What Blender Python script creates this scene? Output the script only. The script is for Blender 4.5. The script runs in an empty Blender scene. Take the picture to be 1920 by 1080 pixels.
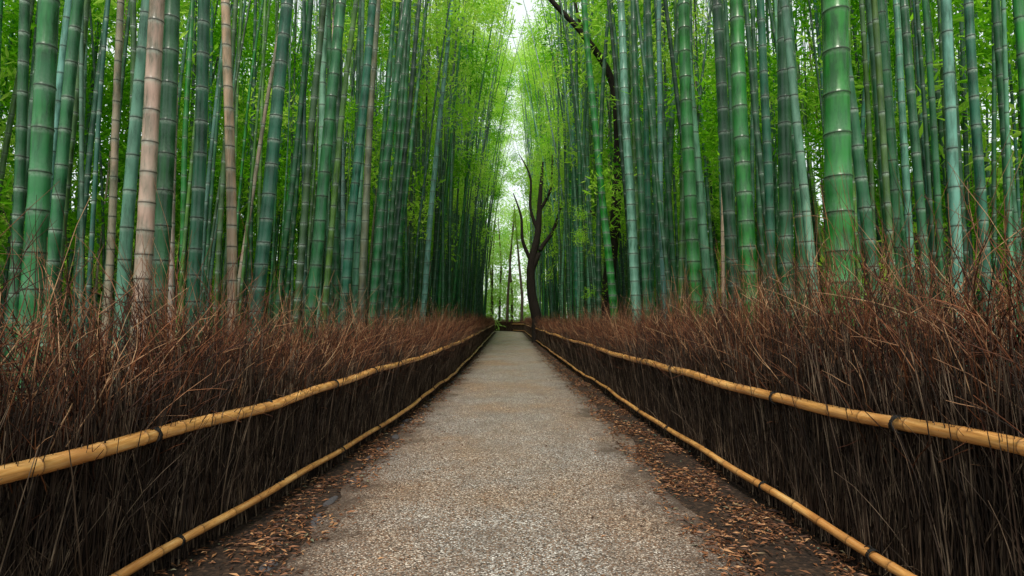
import bpy, math, random
import numpy as np
from mathutils import Vector, Matrix, Euler
rng=np.random.default_rng(7); random.seed(7)
scene=bpy.context.scene
col=scene.collection

# ---------------------------------------------------------------- helpers
def link(o,parent=None):
    col.objects.link(o)
    if parent: o.parent=parent
    return o
def empty(name,loc=(0,0,0)):
    e=bpy.data.objects.new(name,None); e.location=loc; e.empty_display_size=.3
    return link(e)
def mk_mesh(name,verts,faces,mat=None,attrs=None,smooth=True):
    verts=np.asarray(verts,dtype=np.float32); faces=np.asarray(faces,dtype=np.int32)
    me=bpy.data.meshes.new(name)
    k=faces.shape[1]; M=len(faces)
    me.vertices.add(len(verts)); me.vertices.foreach_set('co',verts.ravel())
    me.loops.add(M*k); me.loops.foreach_set('vertex_index',faces.ravel())
    me.polygons.add(M)
    me.polygons.foreach_set('loop_start',np.arange(0,M*k,k,dtype=np.int32))
    me.polygons.foreach_set('loop_total',np.full(M,k,dtype=np.int32))
    me.polygons.foreach_set('use_smooth',np.full(M,smooth,dtype=bool))
    me.update(calc_edges=True)
    if attrs:
        for n,v in attrs.items():
            v=np.asarray(v,dtype=np.float32)
            if v.ndim==2:
                a=me.attributes.new(n,'FLOAT_VECTOR','POINT'); a.data.foreach_set('vector',v.ravel())
            else:
                a=me.attributes.new(n,'FLOAT','POINT'); a.data.foreach_set('value',v)
    if mat: me.materials.append(mat)
    return me
def tubes(P,R,sides=3,rnd=None,flatrings=False):
    N,S,_=P.shape
    if flatrings:
        A=np.zeros_like(P); A[...,0]=1; B=np.zeros_like(P); B[...,1]=1
    else:
        T=np.gradient(P,axis=1); T/=np.linalg.norm(T,axis=2,keepdims=True)+1e-9
        ref=np.where(np.abs(T[...,2:3])>.9,np.array([1.,0,0]),np.array([0,0,1.]))
        A=np.cross(T,ref); A/=np.linalg.norm(A,axis=2,keepdims=True)+1e-9
        B=np.cross(T,A)
    an=np.arange(sides)*2*math.pi/sides
    V=P[:,:,None,:]+R[:,:,None,None]*(np.cos(an)[None,None,:,None]*A[:,:,None,:]+np.sin(an)[None,None,:,None]*B[:,:,None,:])
    idx=np.arange(N*S*sides).reshape(N,S,sides)
    a=idx[:,:-1,:]; b=np.roll(idx,-1,axis=2)[:,:-1,:]; c=np.roll(idx,-1,axis=2)[:,1:,:]; d=idx[:,1:,:]
    F=np.stack([a,b,c,d],axis=-1).reshape(-1,4)
    r=np.repeat((rnd if rnd is not None else np.zeros(N)),S*sides)
    return V.reshape(-1,3),F,r
def merge(parts):
    """parts: tuples (V,F,attr...)"""
    o=0; fs=[]
    for p in parts: fs.append(p[1]+o); o+=len(p[0])
    return (np.concatenate([p[0] for p in parts]),np.concatenate(fs))+tuple(np.concatenate([p[i] for p in parts]) for i in range(2,len(parts[0])))

# ---------------------------------------------------------------- node helpers
class NT:
    def __init__(s,name):
        s.m=bpy.data.materials.new(name); s.m.use_nodes=True
        s.t=s.m.node_tree; s.t.nodes.clear()
        s.out=s.t.nodes.new('ShaderNodeOutputMaterial')
    def n(s,typ,**kw):
        nd=s.t.nodes.new(typ)
        for k,v in kw.items():
            if k=='inp':
                for kk,vv in v.items():
                    if isinstance(vv,bpy.types.NodeSocket): s.t.links.new(vv,nd.inputs[kk])
                    else: nd.inputs[kk].default_value=vv
            else: setattr(nd,k,v)
        return nd
    def l(s,a,b): s.t.links.new(a,b)
    def mix(s,f,a,b,bt='MIX'):
        nd=s.n('ShaderNodeMix',data_type='RGBA',blend_type=bt)
        for i,v in ((0,f),(6,a),(7,b)):
            if isinstance(v,bpy.types.NodeSocket): s.l(v,nd.inputs[i])
            else: nd.inputs[i].default_value=(v if i==0 else (*v,1) if len(v)==3 else v)
        return nd.outputs[2]
    def ramp(s,f,stops):
        nd=s.n('ShaderNodeValToRGB'); s.l(f,nd.inputs[0]); cr=nd.color_ramp
        while len(cr.elements)<len(stops): cr.elements.new(.5)
        for e,(p,c) in zip(cr.elements,stops):
            e.position=p; e.color=(*c,1) if len(c)==3 else c
        return nd.outputs[0]
    def noise(s,scale,detail=3,vec=None,rough=.5):
        nd=s.n('ShaderNodeTexNoise',inp={'Scale':scale,'Detail':detail,'Roughness':rough})
        if vec: s.l(vec,nd.inputs['Vector'])
        return nd.outputs['Fac']
    def attr(s,name,o='Fac'): return s.n('ShaderNodeAttribute',attribute_name=name).outputs[o]
    def math(s,op,a,b=0.):
        nd=s.n('ShaderNodeMath',operation=op)
        for i,v in ((0,a),(1,b)):
            if isinstance(v,bpy.types.NodeSocket): s.l(v,nd.inputs[i])
            else: nd.inputs[i].default_value=v
        return nd.outputs[0]
    def bump(s,h,strength=.5,dist=.01):
        return s.n('ShaderNodeBump',inp={'Height':h,'Strength':strength,'Distance':dist}).outputs[0]
    def pbsdf(s,color,rough=.6,spec=.5,normal=None):
        p=s.n('ShaderNodeBsdfPrincipled')
        for k,v in (('Base Color',color),('Roughness',rough),('Specular IOR Level',spec)):
            if isinstance(v,bpy.types.NodeSocket): s.l(v,p.inputs[k])
            else: p.inputs[k].default_value=(*v,1) if k=='Base Color' else v
        if normal: s.l(normal,p.inputs['Normal'])
        s.l(p.outputs[0],s.out.inputs[0]); return p

# ---------------------------------------------------------------- materials
def mat_culm():
    m=NT('bamboo_culm_skin')
    geo=m.n('ShaderNodeNewGeometry')
    mp=m.n('ShaderNodeMapping',inp={'Scale':(6,6,1.2)}); m.l(geo.outputs['Position'],mp.inputs[0])
    n1=m.noise(2.2,4,mp.outputs[0],.6)
    mp2=m.n('ShaderNodeMapping',inp={'Scale':(60,60,3)}); m.l(geo.outputs['Position'],mp2.inputs[0])
    n2=m.noise(1.5,3,mp2.outputs[0])
    base=m.attr('tint','Color')
    dark=m.mix(1.,base,(.24,.32,.26),'MULTIPLY')
    pale=m.mix(.22,base,(.15,.34,.25))
    c=m.mix(m.ramp(n1,[(.40,(0,0,0)),(.60,(1,1,1))]),dark,base)
    seg=m.attr('seg')
    c=m.mix(m.math('MULTIPLY',seg,.5),c,pale)
    c=m.mix(m.math('MULTIPLY',m.ramp(n2,[(.5,(0,0,0)),(.8,(1,1,1))]),.35),c,pale)
    sp=m.noise(45,2,geo.outputs['Position'])
    w=m.math('MULTIPLY',m.attr('white'),m.ramp(sp,[(.3,(.3,.3,.3)),(.62,(.95,.95,.95))]))
    c=m.mix(w,c,(.42,.52,.44))
    c=m.mix(m.attr('dark'),c,(.010,.012,.007))
    b=m.bump(n2,.25,.004)
    r=m.ramp(n1,[(.3,(.22,.22,.22)),(.75,(.40,.40,.40))])
    m.pbsdf(c,r,.38,b)
    return m.m
def mat_leaf(name,c1,c2,trans):
    m=NT(name)
    f=m.math('ADD',m.math('MULTIPLY',m.attr('rnd'),.45),m.math('MULTIPLY',m.attr('clump'),.55))
    c=m.mix(f,c1,c2)
    t=m.mix(f,trans[0],trans[1])
    d=m.n('ShaderNodeBsdfDiffuse',inp={'Color':c})
    tr=m.n('ShaderNodeBsdfTranslucent',inp={'Color':t})
    mx=m.n('ShaderNodeMixShader',inp={0:.5}); m.l(d.outputs[0],mx.inputs[1]); m.l(tr.outputs[0],mx.inputs[2])
    m.l(mx.outputs[0],m.out.inputs[0]); return m.m
def mat_twig():
    m=NT('brushwood_twigs'); r=m.attr('rnd')
    geo=m.n('ShaderNodeNewGeometry')
    c=m.ramp(r,[(0,(.016,.010,.007)),(.25,(.065,.040,.027)),(.49,(.30,.22,.15)),(.51,(.020,.007,.005)),(.66,(.085,.027,.012)),(.84,(.25,.092,.038)),(1,(.60,.38,.21))])
    n=m.noise(7,3,geo.outputs['Position'])
    c=m.mix(m.ramp(n,[(.38,(.8,.8,.8)),(.62,(0,0,0))]),c,m.mix(1.,c,(.32,.28,.26),'MULTIPLY'))
    m.pbsdf(c,.6,.25); return m.m
def mat_backing():
    m=NT('dark_backing'); geo=m.n('ShaderNodeNewGeometry')
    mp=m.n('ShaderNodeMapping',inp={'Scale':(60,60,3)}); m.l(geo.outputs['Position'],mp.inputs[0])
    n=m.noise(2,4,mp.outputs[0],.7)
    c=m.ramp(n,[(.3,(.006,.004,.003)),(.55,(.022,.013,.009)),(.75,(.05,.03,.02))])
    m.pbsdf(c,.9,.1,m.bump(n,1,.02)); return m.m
def mat_rail():
    m=NT('golden_bamboo_pole'); geo=m.n('ShaderNodeNewGeometry')
    mp=m.n('ShaderNodeMapping',inp={'Scale':(30,1.5,30)}); m.l(geo.outputs['Position'],mp.inputs[0])
    n=m.noise(2,4,mp.outputs[0],.6); n3=m.noise(3,3,geo.outputs['Position'])
    c=m.ramp(n,[(.25,(.38,.15,.035)),(.5,(.74,.37,.11)),(.75,(.86,.55,.23))])
    c=m.mix(m.math('MULTIPLY',m.ramp(n3,[(.42,(0,0,0)),(.66,(1,1,1))]),.65),c,(.42,.16,.045))
    c=m.mix(m.math('MULTIPLY',m.attr('white'),.5),c,(.26,.12,.04))
    c=m.mix(m.attr('dark'),c,(.05,.022,.01))
    m.pbsdf(c,.28,.5,m.bump(n,.2,.003)); return m.m
def mat_simple(name,c,rough=.8):
    m=NT(name); geo=m.n('ShaderNodeNewGeometry'); n=m.noise(40,3,geo.outputs['Position'])
    m.pbsdf(m.mix(n,tuple(x*.6 for x in c),c),rough,.3,m.bump(n,.3,.005)); return m.m
def mat_soil():
    m=NT('forest_soil'); geo=m.n('ShaderNodeNewGeometry'); p=geo.outputs['Position']
    n1=m.noise(1.3,5,p,.6); v=m.n('ShaderNodeTexVoronoi',inp={'Scale':38,'Randomness':1}); m.l(p,v.inputs['Vector'])
    sep=m.n('ShaderNodeSeparateColor'); m.l(v.outputs['Color'],sep.inputs[0])
    c=m.ramp(sep.outputs[0],[(0,(.013,.008,.006)),(.5,(.032,.019,.013)),(.85,(.07,.038,.022)),(1,(.13,.075,.045))])
    c=m.mix(n1,c,(.022,.015,.011))
    m.pbsdf(c,.85,.2,m.bump(v.outputs['Distance'],.7,.02)); return m.m
def mat_backdrop():
    m=NT('wooded_bank'); geo=m.n('ShaderNodeNewGeometry'); p=geo.outputs['Position']  # material of the added backdrop that closes the sky gaps
    n1=m.noise(.6,6,p,.7); n2=m.noise(5,4,p,.7)
    c=m.ramp(n1,[(.3,(.008,.02,.004)),(.5,(.03,.10,.012)),(.7,(.11,.27,.025))])
    c=m.mix(m.ramp(n2,[(.4,(0,0,0)),(.62,(1,1,1))]),m.mix(1.,c,(.25,.25,.25),'MULTIPLY'),c)
    m.pbsdf(c,.9,.1,m.bump(n2,1,.3)); return m.m
def mat_path():
    m=NT('aggregate_path'); geo=m.n('ShaderNodeNewGeometry'); p=geo.outputs['Position']
    v=m.n('ShaderNodeTexVoronoi',inp={'Scale':100,'Randomness':1}); m.l(p,v.inputs['Vector'])
    sep=m.n('ShaderNodeSeparateColor'); m.l(v.outputs['Color'],sep.inputs[0])
    st=m.ramp(sep.outputs[0],[(0,(.022,.017,.016)),(.22,(.10,.068,.052)),(.42,(.27,.16,.095)),(.6,(.23,.20,.18)),(.78,(.36,.33,.295)),(.93,(.62,.58,.53)),(1,(.85,.82,.77))])
    n1=m.noise(.45,5,p,.6); n2=m.noise(2.2,5,p,.6)
    patch=m.ramp(n1,[(.36,(1.0,.78,.60)),(.56,(.98,.97,.98))])
    c=m.mix(1.,st,patch,'MULTIPLY')
    c=m.mix(m.ramp(n2,[(.32,(.4,.4,.4)),(.58,(0,0,0))]),c,(.11,.08,.065))
    g=m.ramp(v.outputs['Distance'],[(.35,(0,0,0)),(.75,(1,1,1))])
    c=m.mix(m.math('MULTIPLY',g,.65),c,(.055,.045,.038))
    e=m.attr('edge'); ee=m.math('ADD',e,m.math('MULTIPLY',m.math('SUBTRACT',n2,.5),1.2))
    c=m.mix(m.ramp(ee,[(.70,(0,0,0)),(1.08,(.88,.88,.88))]),c,(.055,.036,.027))
    m.pbsdf(c,.58,.4,m.bump(m.math('SUBTRACT',1.,v.outputs['Distance']),.45,.005)); return m.m
def mat_litter():
    m=NT('dry_leaf_litter'); r=m.attr('rnd')
    c=m.ramp(r,[(0,(.04,.018,.011)),(.45,(.12,.048,.022)),(.8,(.25,.105,.042)),(.95,(.45,.25,.12)),(1,(.08,.14,.1))])
    m.pbsdf(c,.6,.3); return m.m
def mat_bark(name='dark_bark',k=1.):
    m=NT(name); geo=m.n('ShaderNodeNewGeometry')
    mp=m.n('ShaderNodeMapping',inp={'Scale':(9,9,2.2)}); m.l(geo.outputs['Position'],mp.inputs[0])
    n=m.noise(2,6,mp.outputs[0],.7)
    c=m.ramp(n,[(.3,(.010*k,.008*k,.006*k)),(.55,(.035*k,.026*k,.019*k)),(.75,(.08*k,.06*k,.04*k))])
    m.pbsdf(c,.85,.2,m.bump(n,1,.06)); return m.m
M_CULM=mat_culm()
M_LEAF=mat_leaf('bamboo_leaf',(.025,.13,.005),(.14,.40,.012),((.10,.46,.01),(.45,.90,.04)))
M_LEAF2=mat_leaf('lit_leaf',(.14,.38,.012),(.38,.62,.06),((.38,.82,.04),(.78,.97,.22)))  # brighter yellow-green: glow along the path put into the leaf colour
M_LEAF3=mat_leaf('haze_bright_leaf',(.26,.52,.05),(.52,.74,.20),((.5,.85,.12),(.85,.97,.45)))  # far crowns paled, hazy brightness put into the leaf colour
M_TWIG=mat_twig(); M_BACKING=mat_backing(); M_RAIL=mat_rail(); M_SOIL=mat_soil(); M_PATH=mat_path(); M_BACKDROP=mat_backdrop()
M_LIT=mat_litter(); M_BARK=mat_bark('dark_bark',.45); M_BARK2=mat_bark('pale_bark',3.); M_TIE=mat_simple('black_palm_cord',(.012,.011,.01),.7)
M_ROCK=mat_simple('edging_stone',(.07,.065,.07),.8)

# ---------------------------------------------------------------- plan lines (metres)
def bend(d): 
    d=np.asarray(d,dtype=float); k=np.clip(d-61,0,None); return -0.05*k**2
def fenceL(d): return np.interp(d,[-4,2.4,3,5.7,8,12.7,20,33,60,90],[-2.45,-2.13,-2.06,-1.76,-1.58,-1.38,-1.33,-1.38,-1.45,-1.5])+bend(d)
def fenceR(d): return np.interp(d,[-4,2.4,4.5,7,12,17,40,60,90],[2.3,2.15,2.08,2.0,1.92,1.84,1.8,1.85,1.85])+bend(d)
def pathL(d): return np.interp(d,[-4,3,6,10,18,60,90],[-1.4,-1.38,-1.44,-1.38,-1.17,-1.22,-1.25])+bend(d)
def pathR(d): return np.interp(d,[-4,3,6,10,18,60,90],[1.4,1.39,1.47,1.5,1.44,1.55,1.6])+bend(d)
def railz(side,d):
    if side<0: return float(np.interp(d,[0,2.4,4.5,7.4,20,60],[.89,.87,.83,.855,.86,.86]))
    return float(np.interp(d,[0,2.4,3.2,4.5,7,60],[1.0,.98,.945,.90,.88,.86]))

# ---------------------------------------------------------------- ground + path
me=mk_mesh('ground',[(-400,-400,0),(400,-400,0),(400,600,0),(-400,600,0)],[(0,1,2,3)],M_SOIL)
link(bpy.data.objects.new('ground',me))
ys=np.concatenate([np.arange(-4,20,.12),np.arange(20,74,.4)])
K=25; V=[];E=[]
for i,y in enumerate(ys):
    wob=.035*math.sin(y*2.1)+.03*math.sin(y*5.3+1)+.02*rng.normal(); wob2=.035*math.sin(y*1.7+2)+.03*math.sin(y*4.7)+.02*rng.normal()
    l=pathL(y)+wob; r=pathR(y)+wob2
    for k in range(K):
        t=k/(K-1); V.append((l+(r-l)*t,y,.004+.022*(1-abs(2*t-1)**4))); E.append(abs(2*t-1))
F=[(i*K+k,i*K+k+1,(i+1)*K+k+1,(i+1)*K+k) for i in range(len(ys)-1) for k in range(K-1)]
link(bpy.data.objects.new('footpath',mk_mesh('footpath',V,F,M_PATH,{'edge':E})))
for side in (-1,1):  # added solid backdrop, closes white sky gaps behind the culms
    V=[];F=[]; yy=np.arange(-2,110,1.2); K2=12
    for i,y in enumerate(yy):
        for k in range(K2):
            t=k/(K2-1); V.append((side*(17+5*t+rng.normal(0,.35)),y+rng.normal(0,.3),-.3+(8.5+1.2*math.sin(y*.21+side))*t+rng.normal(0,.35)))
    F=[(i*K2+k,i*K2+k+1,(i+1)*K2+k+1,(i+1)*K2+k) for i in range(len(yy)-1) for k in range(K2-1)]
    link(bpy.data.objects.new('wooded_bank',mk_mesh('wooded_bank',V,F,M_BACKDROP)))  # added backdrop sheet, not a real bank

def leaves(n,pos,L,W,flat=0.,curl=.25):
    d=rng.normal(size=(n,3)); d[:,2]*=(1-flat); d/=np.linalg.norm(d,axis=1,keepdims=True)
    nn=rng.normal(size=(n,3)); 
    if flat>0: nn=nn*.35+np.array([0,0,1.])
    s=np.cross(d,nn); s/=np.linalg.norm(s,axis=1,keepdims=True)+1e-9; up=np.cross(s,d)
    l=(L*rng.uniform(.6,1.3,n))[:,None]; w=(W*rng.uniform(.7,1.3,n))[:,None]
    a=pos; b=pos+d*l*.4+s*w*.5+up*w*curl; c=pos+d*l; e=pos+d*l*.4-s*w*.5+up*w*curl
    V=np.stack([a,b,c,e],1).reshape(-1,3)
    F=np.arange(n*4).reshape(n,4)
    return V,F,np.repeat(rng.uniform(0,1,n),4)
parts=[]
for side in (-1,1):
    n=7000 if side<0 else 14000
    y=1.2+rng.exponential(6 if side<0 else 8,n); y=y[y<45]; n=len(y)
    a=np.abs(fenceL(y) if side<0 else fenceR(y))+.05; b=np.abs(pathL(y) if side<0 else pathR(y))-.1
    t=rng.beta(1.3,1.3,n); x=side*(a+(b-.12-a)*t)
    keep=(np.sin(x*9+y*2.3)+np.sin(y*5.1-x*4)+rng.normal(0,.7,n))>-.4
    x=x[keep];y=y[keep];n=len(x)
    pos=np.stack([x,y,rng.uniform(.004,.035,n)],1)
    q=n//3
    parts.append(leaves(q,pos[:q],.075,.017,1.,.35)); parts.append(leaves(n-q,pos[q:],.045,.014,1.,.4))
n=300; y=1.5+rng.exponential(7,n); pos=np.stack([rng.choice([-1,1],n)*rng.beta(3,1,n)*1.35,y,np.full(n,.03)],1)
parts.append(leaves(n,pos,.05,.014,1.,.3))
V,F,R=merge(parts)
link(bpy.data.objects.new('fallen_leaves',mk_mesh('fallen_leaves',V,F,M_LIT,{'rnd':R},False)))

def rock(name,loc,s):
    import bmesh
    bm=bmesh.new(); bmesh.ops.create_icosphere(bm,subdivisions=2,radius=1)
    for v in bm.verts:
        v.co*=1+random.uniform(-.13,.13); v.co.x*=s[0]; v.co.y*=s[1]; v.co.z*=s[2]
    me=bpy.data.meshes.new(name); bm.to_mesh(me); bm.free(); me.materials.append(M_ROCK)
    o=bpy.data.objects.new(name,me); o.location=loc; o.rotation_euler[2]=random.uniform(-.3,.3); return o
kerb=empty('edging_stones')
for i in range(26):
    y=3.6+i*.62+random.uniform(-.15,.15)
    link(rock('stone',(float(pathL(y))-.03+random.uniform(-.04,.03),y,-.002),(random.uniform(.03,.06),random.uniform(.08,.16),.02)),kerb)

# ---------------------------------------------------------------- bamboo poles (rails)
def rail(name,side,zf,rad,parent,seed,off):
    r=np.random.default_rng(seed)
    pts=[];rr=[];wh=[];dk=[]
    y=-1.5
    fx=fenceL if side<0 else fenceR
    def add(y,ra,w,dd):
        x=float(fx(y))-side*off+.012*math.sin(y*1.3+seed)+.007*math.sin(y*3.1)
        z=zf(y)+.014*math.sin(y*.9+seed*2)+.006*math.sin(y*3.7+seed)
        pts.append((x,y,z)); rr.append(ra); wh.append(w); dk.append(dd)
    while y<66:
        step=r.uniform(.26,.36) if y<25 else .5
        b=rad*(1+.06*math.sin(y*.45+seed))
        add(y-.02,b,0.,0);add(y-.006,b*1.03,.6,0);add(y,b*1.09,.8,.75);add(y+.006,b*1.03,.6,0);add(y+.025,b,0.3,0)
        add(y+step*.35,b*.985,0,0);add(y+step*.7,b*.985,0,0)
        y+=step
    P=np.array(pts)[None]; R=np.array(rr)[None]
    v,f,_=tubes(P,R,14)
    o=bpy.data.objects.new(name,mk_mesh(name,v,f,M_RAIL,{'white':np.repeat(wh,14),'dark':np.repeat(dk,14)}))
    link(o,parent)
def cord(name,side,y,z,rad,parent,off):
    fx=fenceL if side<0 else fenceR
    x=float(fx(y))-side*off+.012*math.sin(y*1.3)+.0
    loops=[]
    for dy,tilt in ((-.008,.25),(.004,.2),(.012,-.3),(.0,-.45)):
        a=np.linspace(0,2*math.pi,17)
        q=np.stack([np.cos(a)*(rad+.006),dy+tilt*rad*np.sin(a),np.sin(a)*(rad+.006)],1); loops.append(q)
    P=np.array(loops)+np.array([x,y,z]); 
    p1=tubes(P,np.full((4,17),.004),5)
    ends=[]
    for k in range(2):
        t=np.linspace(0,1,6)[:,None]
        d=np.array([-side*.02,random.uniform(-.06,.06),random.uniform(-.01,.07)])
        ends.append(np.array([x,y,z+rad+.004])+t*d+np.array([0,0,-.04])*t**2)
    p2=tubes(np.array(ends),np.full((2,6),.0028),4)
    V,F,R=merge([p1,p2])
    link(bpy.data.objects.new(name,mk_mesh(name,V,F,M_TIE)),parent)

# ---------------------------------------------------------------- brushwood modules
def curve_twigs(n,base,dirv,L,segs,r0,wob,grav=0.):
    P=np.zeros((n,segs+1,3)); P[:,0]=base; d=dirv/np.linalg.norm(dirv,axis=1,keepdims=True)
    step=(L/segs)[:,None]
    turn=rng.normal(size=(n,3))*wob
    for s in range(segs):
        d=d+turn*.5+rng.normal(size=(n,3))*wob*.6+np.array([0,0,grav]); d/=np.linalg.norm(d,axis=1,keepdims=True)
        P[:,s+1]=P[:,s]+d*step
    R=r0[:,None]*np.linspace(1,.35,segs+1)[None]
    return P,R
def brush_module(i,q=1.,fat=1.):
    parts=[]
    n=int(190*q); y=rng.uniform(-.53,.53,n)
    b=np.stack([rng.uniform(.01,.10,n),y,rng.uniform(-.02,.05,n)],1)
    d=np.stack([rng.normal(0,.04,n),rng.normal(0,.12,n),np.ones(n)],1)
    P,R=curve_twigs(n,b,d,rng.uniform(.75,1.15,n),4,rng.uniform(.003,.008,n)*fat,.04)
    parts.append(tubes(P,R,4,rng.beta(1.0,1.7,n)*.5))
    n=int(120*q); y=rng.uniform(-.5,.5,n)
    b=np.stack([rng.uniform(-.01,.04,n),y,rng.uniform(.0,.7,n)],1)
    d=np.stack([rng.normal(-.02,.06,n),rng.normal(0,.5,n),np.ones(n)],1)
    P,R=curve_twigs(n,b,d,rng.uniform(.25,.6,n),4,rng.uniform(.002,.0036,n)*fat,.12)
    parts.append(tubes(P,R,3,rng.beta(1.4,1.4,n)*.5))
    n=int(290*q); y=rng.uniform(-.52,.52,n); x=rng.uniform(.02,.62,n)
    y+=.05*np.sin(y*38+i); 
    b=np.stack([x,y,rng.uniform(.5,1.0,n)-.1*(x>.3)],1)
    fan=np.sin(y*17+i*1.7)*.5
    d=np.stack([rng.normal(-.03,.24,n)+(x-.3)*.15,fan+rng.normal(0,.38,n),np.ones(n)],1)
    L=rng.uniform(.3,.8,n)*(1-.25*(x<.12))*(1+.18*np.sin(y*11+i*2))
    P,R=curve_twigs(n,b,d,L,5,rng.uniform(.0026,.0052,n)*fat,.14)
    rn=.5+.5*rng.beta(1.1,1.7,n)
    parts.append(tubes(P,R,3,rn))
    for sub in range(2):
        k=rng.integers(1,5,n); bb=P[np.arange(n),k]; dd=(P[np.arange(n),k]-P[np.arange(n),k-1]); dd/=np.linalg.norm(dd,axis=1,keepdims=True)
        dd=dd+rng.normal(size=(n,3))*.6+np.array([0,0,.15])
        P2,R2=curve_twigs(n,bb,dd,L*rng.uniform(.2,.5,n),3,rng.uniform(.0017,.0028,n)*fat,.17)
        parts.append(tubes(P2,R2,3,np.clip(rn+rng.normal(0,.06,n),.51,1)))
    n=int(34*q); b=np.stack([rng.uniform(.05,.6,n),rng.uniform(-.5,.5,n),rng.uniform(.9,1.2,n)],1)
    d=np.stack([rng.normal(0,.38,n),rng.normal(0,.6,n),np.ones(n)],1)
    P,R=curve_twigs(n,b,d,rng.uniform(.45,.95,n),6,rng.uniform(.002,.0034,n)*fat,.15)
    parts.append(tubes(P,R,3,.5+.5*rng.beta(2,1.5,n)))
    V,F,R=merge(parts)
    return mk_mesh('brushwood_bundle_%d'%i,V,F,M_TWIG,{'rnd':R})
MODS=[brush_module(i) for i in range(9)]
FARM=[brush_module(20+i,.55,1.7) for i in range(5)]
def backing_mesh(side):  # added dark sheet inside the brush, stops light passing through
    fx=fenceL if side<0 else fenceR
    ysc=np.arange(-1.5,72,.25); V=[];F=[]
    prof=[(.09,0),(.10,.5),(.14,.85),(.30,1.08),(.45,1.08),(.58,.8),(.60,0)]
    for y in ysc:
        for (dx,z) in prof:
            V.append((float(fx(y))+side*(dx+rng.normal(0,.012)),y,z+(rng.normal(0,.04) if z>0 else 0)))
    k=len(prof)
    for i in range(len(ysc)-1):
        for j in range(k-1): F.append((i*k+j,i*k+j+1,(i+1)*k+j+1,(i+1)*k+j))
    return mk_mesh('dark_backing',V,F,M_BACKING)
for side in (-1,1):
    f=empty('brushwood_fence'); fx=fenceL if side<0 else fenceR
    rail('upper_rail',side,lambda y,s=side: railz(s,y),.038,f,1 if side<0 else 4,.045)
    rail('lower_rail',side,lambda y:.15+.0*y,.028,f,2 if side<0 else 5,.035)
    link(bpy.data.objects.new('backing_sheet',backing_mesh(side)),f)
    y=2.02 if side<0 else 1.85
    i=0
    while y<40:
        sd=1 if side<0 else 4
        cord('tie_upper_%d'%i,side,y,railz(side,y)+.014*math.sin(y*.9+sd*2),.039,f,.045)
        cord('tie_lower_%d'%i,side,y+.25,.15+.014*math.sin((y+.25)*.9+(sd+1)*2),.03,f,.035)
        y+=1.25+random.uniform(-.08,.08); i+=1
    y=-1.0; i=0
    while y<70:
        dx=float(fx(y+.1)-fx(y-.1))/.2
        o=bpy.data.objects.new('bundle_%d'%i,random.choice(MODS if y<18 else FARM))
        o.location=(float(fx(y)),y,0)
        hz=float(np.interp(y,[0,3,6,12,30,60],[1.22,1.16,1.04,.96,.93,.93])) if side<0 else float(np.interp(y,[0,3,6,12,30,60],[1.36,1.30,1.13,.98,.94,.94]))
        o.scale=(side*1.0,random.choice((-1,1))*1.0,hz*random.uniform(.88,1.11))
        o.rotation_euler=(0,0,-math.atan(dx))
        link(o,f); y+=.5 if y<18 else .7; i+=1

# ---------------------------------------------------------------- bamboo culms
def culm_geo(x,y,dia,lean,leany,color,H,sides=12,lod=0,short=1.,origin=(0,0,0),k=None):
    """x: position at eye level. returns V,F,white,dark,seg,tint"""
    r=rng; z=[];mm=[];wh=[];dk=[];sg=[]
    bx,by=r.normal(0,.3,2); ph=r.uniform(0,6,3)
    def add(*a):
        for L,v in zip((z,mm,wh,dk,sg),a): L.append(v)
    add(-.1,1.05,0,0,0)
    zz=.1+r.uniform(0,.1); bloom=r.uniform(.3,1)
    while zz<H:
        s=r.uniform(0,1); L=short*(float(np.interp(zz,[0,1,3,8,21],[.15,.27,.36,.42,.42]))*r.uniform(.88,1.12)); w=bloom*r.uniform(.6,1)
        if lod==0:
            add(zz-.05,1.,.08*w,0,s); add(zz-.03,1.,.45*w,0,s); add(zz-.010,1.02,1.*w,0,s); add(zz,1.08,.3*w,.95,s)
            add(zz+.010,1.05,.4*w,.4,s); add(zz+.028,.995,.08,0,s); add(zz+L*.5,.985,0,0,s)
        else:
            add(zz-.045,1.,.05*w,0,s); add(zz-.012,1.02,.9*w,0,s); add(zz+.006,1.06,.2*w,.85,s); add(zz+.035,.99,.05,0,s)
        zz+=L
    z=np.array(z); t=np.clip(z/22,0,1)
    R=dia/2*np.maximum(.1,1-.8*t**1.1)*np.array(mm)
    px=x+lean*(z-1.5)+bx*t**2*4+.015*np.sin(z*.6+ph[0])+.006*np.sin(z*1.6+ph[1])
    py=y+leany*z+by*t**2*4+.015*np.sin(z*.7+ph[2])
    P=np.stack([px,py,z],1)-np.array(origin)
    v,f,_=tubes(P[None],R[None],sides,None,True)
    rep=lambda a:np.repeat(np.array(a,dtype=np.float32),sides)
    k=k or random.uniform(.32,1.2)
    c=np.array([max(0,q*k*random.uniform(.85,1.15)) for q in color])
    return v,f,rep(wh),rep(dk),rep(sg),np.tile(c,(len(v),1))
def add_culms(name,parts,parent=None,loc=(0,0,0)):
    v,f,w,d,s,t=merge(parts)
    o=bpy.data.objects.new(name,mk_mesh(name,v,f,M_CULM,{'white':w,'dark':d,'seg':s,'tint':t})); o.location=loc
    return link(o,parent)
G_DEEP=(.004,.075,.012); G_MID=(.010,.115,.028); G_BLUE=(.013,.12,.065); G_PALE=(.12,.29,.20); TAN=(.38,.27,.20); G_VIV=(.008,.17,.009)
G_YEL=(.07,.17,.014)
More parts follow.
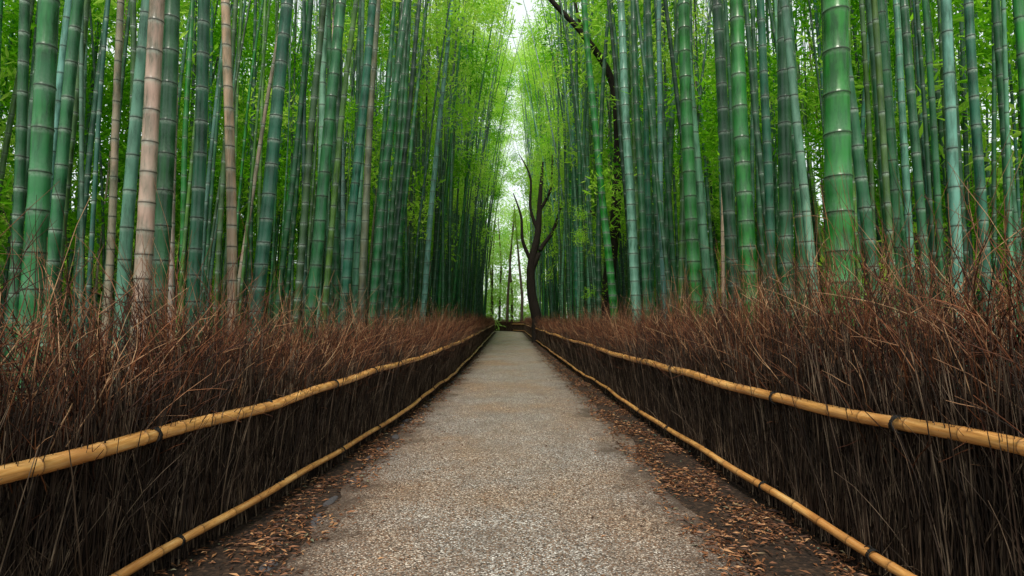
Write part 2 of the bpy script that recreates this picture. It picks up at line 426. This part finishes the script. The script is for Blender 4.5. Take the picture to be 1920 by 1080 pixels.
heroes=[
 (-3.68,4.4,.20,.02,G_MID),(-5.5,6.4,.15,.01,G_DEEP),(-4.8,6.0,.16,.046,G_MID),(-3.7,5.5,.145,.032,G_PALE),
 (-3.1,4.8,.165,.007,TAN),(-3.43,5.6,.20,.011,G_DEEP),(-3.52,6.4,.17,.006,G_BLUE),(-3.36,7.0,.14,-.02,TAN),
 (-3.66,6.25,.10,-.04,TAN),(-3.3,7.5,.20,.06,G_BLUE),(-2.95,8.5,.20,.085,G_MID),(-3.02,10.5,.19,.09,G_BLUE),
 (-3.0,12.5,.19,.07,G_MID),(-2.95,15,.22,.05,G_DEEP),(-2.85,19,.22,.07,G_PALE),(-5.6,8,.13,.04,TAN),(-4.5,7.3,.12,.03,G_MID),
 (2.95,13,.25,-.04,G_PALE),(3.1,12.4,.16,-.03,G_BLUE),(3.0,9,.23,-.056,G_VIV),(3.25,9.1,.16,-.07,G_PALE),
 (3.23,8,.19,-.046,G_DEEP),(2.97,7,.22,-.027,G_VIV),(3.46,7,.195,.012,G_DEEP),(3.9,7.5,.165,.01,G_MID),
 (2.95,5.05,.28,0.,G_VIV),(3.57,6.6,.12,-.05,G_PALE),(3.8,5.8,.15,-.085,G_MID),(4.9,7,.14,-.04,G_DEEP),
 (5.2,7,.14,-.015,G_MID),(4.15,5.2,.125,0.,G_PALE),(5.5,6.5,.145,-.02,G_BLUE),(6.7,7.5,.14,0.,G_DEEP),
 (3.0,16,.25,-.09,G_VIV),(3.0,24,.26,-.04,G_BLUE),(3.05,11,.12,-.04,G_PALE)]
for (x,y,dia,lean,c) in heroes:
    add_culms('bamboo_culm',[culm_geo(x,y,dia*math.cos(math.atan(x/y)),lean,0,c,min(22,6+.65*y),16,0,.72 if c is TAN else 1.,(x,y,0),random.uniform(.75,1.1))],None,(x,y,0))
grove=empty('bamboo_grove')
placed=[(h[0],h[1]) for h in heroes]
def ok(x,y,md):
    for (a,b) in placed:
        if (a-x)**2+(b-y)**2<md*md: return False
    return True
cnt=0; near=[];far=[]
tones=[G_DEEP,G_DEEP,G_DEEP,G_MID,G_MID,G_BLUE,G_VIV,G_PALE,G_PALE,G_YEL,G_YEL]
for k in range(14000):
    side=random.choice((-1,1))
    y=random.uniform(4.5,64)
    u=random.random()**1.3
    base=2.85 if y<20 else (2.6 if side>0 else 2.35)
    x=base+u*12.
    if y<9 and x<3.9+ (9-y)*.2: continue
    if abs(x)/y>1.2: continue
    if side>0 and 12<y<21 and .165<x/y<.21: continue
    if side>0 and 30<y<46 and x<3.4: continue
    x*=side
    md=.42 if abs(x)<6 else .52
    if not ok(x,y,md): continue
    placed.append((x,y))
    dia=random.uniform(.08,.18) if abs(x)<4.2 else random.uniform(.045,.12)
    lean=-side*random.gauss(.03,.03)
    c=random.choice(tones) if random.random()>.03 else TAN
    H=min(22,5+.68*y)
    (near if y<20 else far).append(culm_geo(x,y,dia,lean,random.gauss(0,.02),c,H,10 if y<12 else (8 if y<20 else 6),0 if y<20 else 1)); cnt+=1
    if cnt>1600: break
add_culms('near_culms',near,grove); add_culms('far_culms',far,grove)
print('culms',cnt)

# ---------------------------------------------------------------- foliage
def clump(n=330,rad=1.15,L=.23,W=.058):
    ns=20
    c=rng.normal(size=(ns,3)); c/=np.linalg.norm(c,axis=1,keepdims=True); c*= (rad*rng.uniform(.2,1,ns)**.6)[:,None]; c[:,2]*=.75
    P,R=curve_twigs(ns,c*.15,c+1e-3,np.linalg.norm(c,axis=1),4,np.full(ns,.009),.12,-.05)
    br=tubes(P,R,3,np.full(ns,.0))
    who=rng.integers(0,ns,n); t=rng.integers(2,5,n)
    pos=P[who,t]+rng.normal(size=(n,3))*.15*rad
    return merge([leaves(n,pos,L,W,0.,.15),br])
TPL=[clump() for _ in range(10)]
class Fol:
    def __init__(s): s.p=[]
    def put(s,x,y,z,sc):
        V,F,r=random.choice(TPL)
        e=Euler((random.uniform(-.4,.4),random.uniform(-.4,.4),random.uniform(0,6.28))).to_matrix()
        M=np.array(e)
        s.p.append(((V*np.array([sc,sc,sc*random.uniform(.8,1.1)]))@M.T+np.array([x,y,z]),F,r,np.full(len(V),random.random())))
    def build(s,name,mat,parent=None):
        V,F,r,c=merge(s.p)
        return link(bpy.data.objects.new(name,mk_mesh(name,V,F,mat,{'rnd':r,'clump':c},False)),parent)
fol=empty('bamboo_foliage')
A=Fol();B=Fol()
for k in range(1250):
    side=random.choice((-1,1)); y=random.uniform(13,68)
    z=random.uniform(5.0,1.5+.62*y+1) if random.random()<.7 else random.uniform(5,22)
    z=min(z,26)
    if side<0: xin=np.interp(z,[5,9,16,21,25],[-3.2,-2.3,-.8,-.4,-.1])
    else: xin=np.interp(z,[5,9,16,21,25],[3.4,3.1,2.6,2.2,1.8])
    x=xin+side*(random.random()**1.4*10)
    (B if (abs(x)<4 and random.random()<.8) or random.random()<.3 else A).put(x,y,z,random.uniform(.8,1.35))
for k in range(1150):
    side=random.choice((-1,1)); y=random.uniform(4,68)
    x=side*random.uniform(8,16.5); z=random.uniform(2.5,14)
    if z<4.5 and random.random()<.5: continue
    (A if random.random()<.6 else B).put(x,y,z,random.uniform(1.0,1.7))
A.build('mature_leaves',M_LEAF,fol); B.build('lit_leaves',M_LEAF2,fol)
dt=empty('distant_trees'); D=Fol()
for k in range(360):
    y=random.uniform(68,92); x=random.uniform(-18,17); z=random.uniform(.5,22)
    if -.3<x<3.0 and z>6 and random.random()<.62: continue
    D.put(x,y,z,random.uniform(1.6,2.6))
for k in range(80):
    y=random.uniform(70,85); x=random.gauss(1,4.2); z=random.uniform(20,42)
    if 0<x<2.6 and random.random()<.75: continue
    D.put(x,y,z,random.uniform(1.2,2.2))
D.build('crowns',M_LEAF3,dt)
tr=[]
for k in range(12):
    x=random.uniform(-8,8); y=random.uniform(66,80)
    P=np.array([[[x,y,-.1],[x+.1,y,4],[x+random.uniform(-.5,.5),y,9],[x+random.uniform(-1,1),y,15]]])
    tr.append(tubes(P,np.array([[.2,.16,.12,.05]]),8))
v,f,_=merge(tr); link(bpy.data.objects.new('trunks',mk_mesh('trunks',v,f,M_BARK2)),dt)

# ---------------------------------------------------------------- broadleaf trees
def limb(pts,radii,sub=8,sides=12,noise=.03):
    pts=np.array(pts,float); t=np.linspace(0,len(pts)-1,(len(pts)-1)*sub+1); out=[]
    for tt in t:
        i=min(int(tt),len(pts)-2); f=tt-i
        p0=pts[max(i-1,0)];p1=pts[i];p2=pts[i+1];p3=pts[min(i+2,len(pts)-1)]
        out.append(.5*((2*p1)+(-p0+p2)*f+(2*p0-5*p1+4*p2-p3)*f*f+(-p0+3*p1-3*p2+p3)*f**3))
    R=np.interp(t,range(len(radii)),radii)
    R=R*(1+rng.normal(0,noise,len(R)))
    return tubes(np.array(out)[None],R[None],sides)
def tree(name,limbs,sprays,mat):
    V,F,R=merge([limb(*l) for l in limbs])
    e=empty(name)
    link(bpy.data.objects.new('trunk_and_limbs',mk_mesh('trunk_and_limbs',V,F,M_BARK)),e)
    T=Fol()
    for (x,y,z,s) in sprays: T.put(x,y,z,s)
    T.build('crown',mat,e)
tx,ty=1.95,36.
tree('broadleaf_tree',[
 ([(tx,ty,-.1),(tx-.1,ty,1.4),(tx-.45,ty,3.2),(tx-.45,ty,5.),(tx-.05,ty,6.8),(tx+.1,ty,9.),(tx+.3,ty,11.5)],[.45,.34,.29,.26,.21,.15,.06]),
 ([(tx-.4,ty,4.6),(tx+.2,ty,6.0),(tx+1.0,ty+.3,7.2),(tx+1.6,ty,9.2)],[.2,.15,.12,.05]),
 ([(tx-.4,ty,5.0),(tx-1.0,ty-.2,6.4),(tx-1.1,ty,8.0),(tx-1.6,ty,9.5)],[.14,.1,.08,.03]),
 ([(tx+.0,ty,7.0),(tx-.5,ty,8.5),(tx-.5,ty,10.5),(tx-1.2,ty,12.)],[.13,.09,.07,.02]),
 ([(tx+.1,ty,8.4),(tx+.8,ty,9.8),(tx+.9,ty,12.)],[.11,.08,.03])],
 [(tx+random.gauss(.2,1.2),ty+random.uniform(.3,2.5),random.uniform(8,14.),random.uniform(.6,1)) for _ in range(18)]+
 [(tx-1.4+random.gauss(0,.3),ty+.5,random.uniform(5.5,8.5),random.uniform(.4,.6)) for _ in range(5)],M_LEAF2)
ty=19.
tree('leaning_tree',[
 ([(3.15,ty,-.1),(3.2,ty,1.3),(3.45,ty,3.2),(3.65,ty,5.2),(3.75,ty,7.5),(3.55,ty,9.6),(2.6,ty,11.2),(1.6,ty,12.3),(.6,ty-.3,13.4)],[.36,.27,.2,.17,.15,.13,.10,.08,.05]),
 ([(3.5,ty,3.6),(3.1,ty-.2,4.6),(2.6,ty-.4,5.2)],[.07,.05,.02]),
 ([(3.7,ty,8.4),(4.3,ty,10.),(4.4,ty,12.5)],[.1,.07,.04]),
 ([(2.6,ty,11.2),(2.3,ty,12.6),(2.5,ty,14)],[.06,.04,.02])],
 [(2.5,ty-.4,4.2,.45),(2.9,ty-.5,3.6,.5),(2.4,ty-.4,5.0,.4),(2.9,ty-.3,2.4,.4),(3.0,ty-.3,4.6,.45)],M_LEAF2)

# ---------------------------------------------------------------- light (bright thin overcast, high soft sun behind the viewer)
az=math.radians(187)
el=math.radians(52)
w=bpy.data.worlds.new('World'); scene.world=w; w.use_nodes=True
nt=w.node_tree; bg=nt.nodes['Background']
sky=nt.nodes.new('ShaderNodeTexSky'); sky.sky_type='NISHITA'; sky.sun_disc=False
sky.sun_elevation=el; sky.sun_rotation=az; sky.dust_density=2; sky.air_density=1.; sky.ozone_density=1
mx=nt.nodes.new('ShaderNodeMix'); mx.data_type='RGBA'; mx.inputs[0].default_value=.75
nt.links.new(sky.outputs[0],mx.inputs[6]); mx.inputs[7].default_value=(8.4,9.0,8.4,1)   # cloud veil
nt.links.new(mx.outputs[2],bg.inputs[0])
bg.inputs[1].default_value=.15
sun=bpy.data.lights.new('sun','SUN'); sun.energy=4.0; sun.angle=math.radians(12); sun.color=(1,.94,.83)
so=link(bpy.data.objects.new('sun',sun))
d=Vector((math.sin(az)*math.cos(el),math.cos(az)*math.cos(el),math.sin(el)))
so.rotation_euler=d.to_track_quat('Z','Y').to_euler()

# ---------------------------------------------------------------- camera
cam=bpy.data.cameras.new('camera'); cam.lens=20; cam.sensor_width=36; cam.clip_end=1500; cam.clip_start=.05
co=link(bpy.data.objects.new('camera',cam)); co.location=(0,0,1.5)
co.rotation_euler=(math.radians(93.06),0,math.radians(-.43))
scene.camera=co
scene.view_settings.view_transform='Standard'; scene.view_settings.look='None'; scene.view_settings.exposure=0
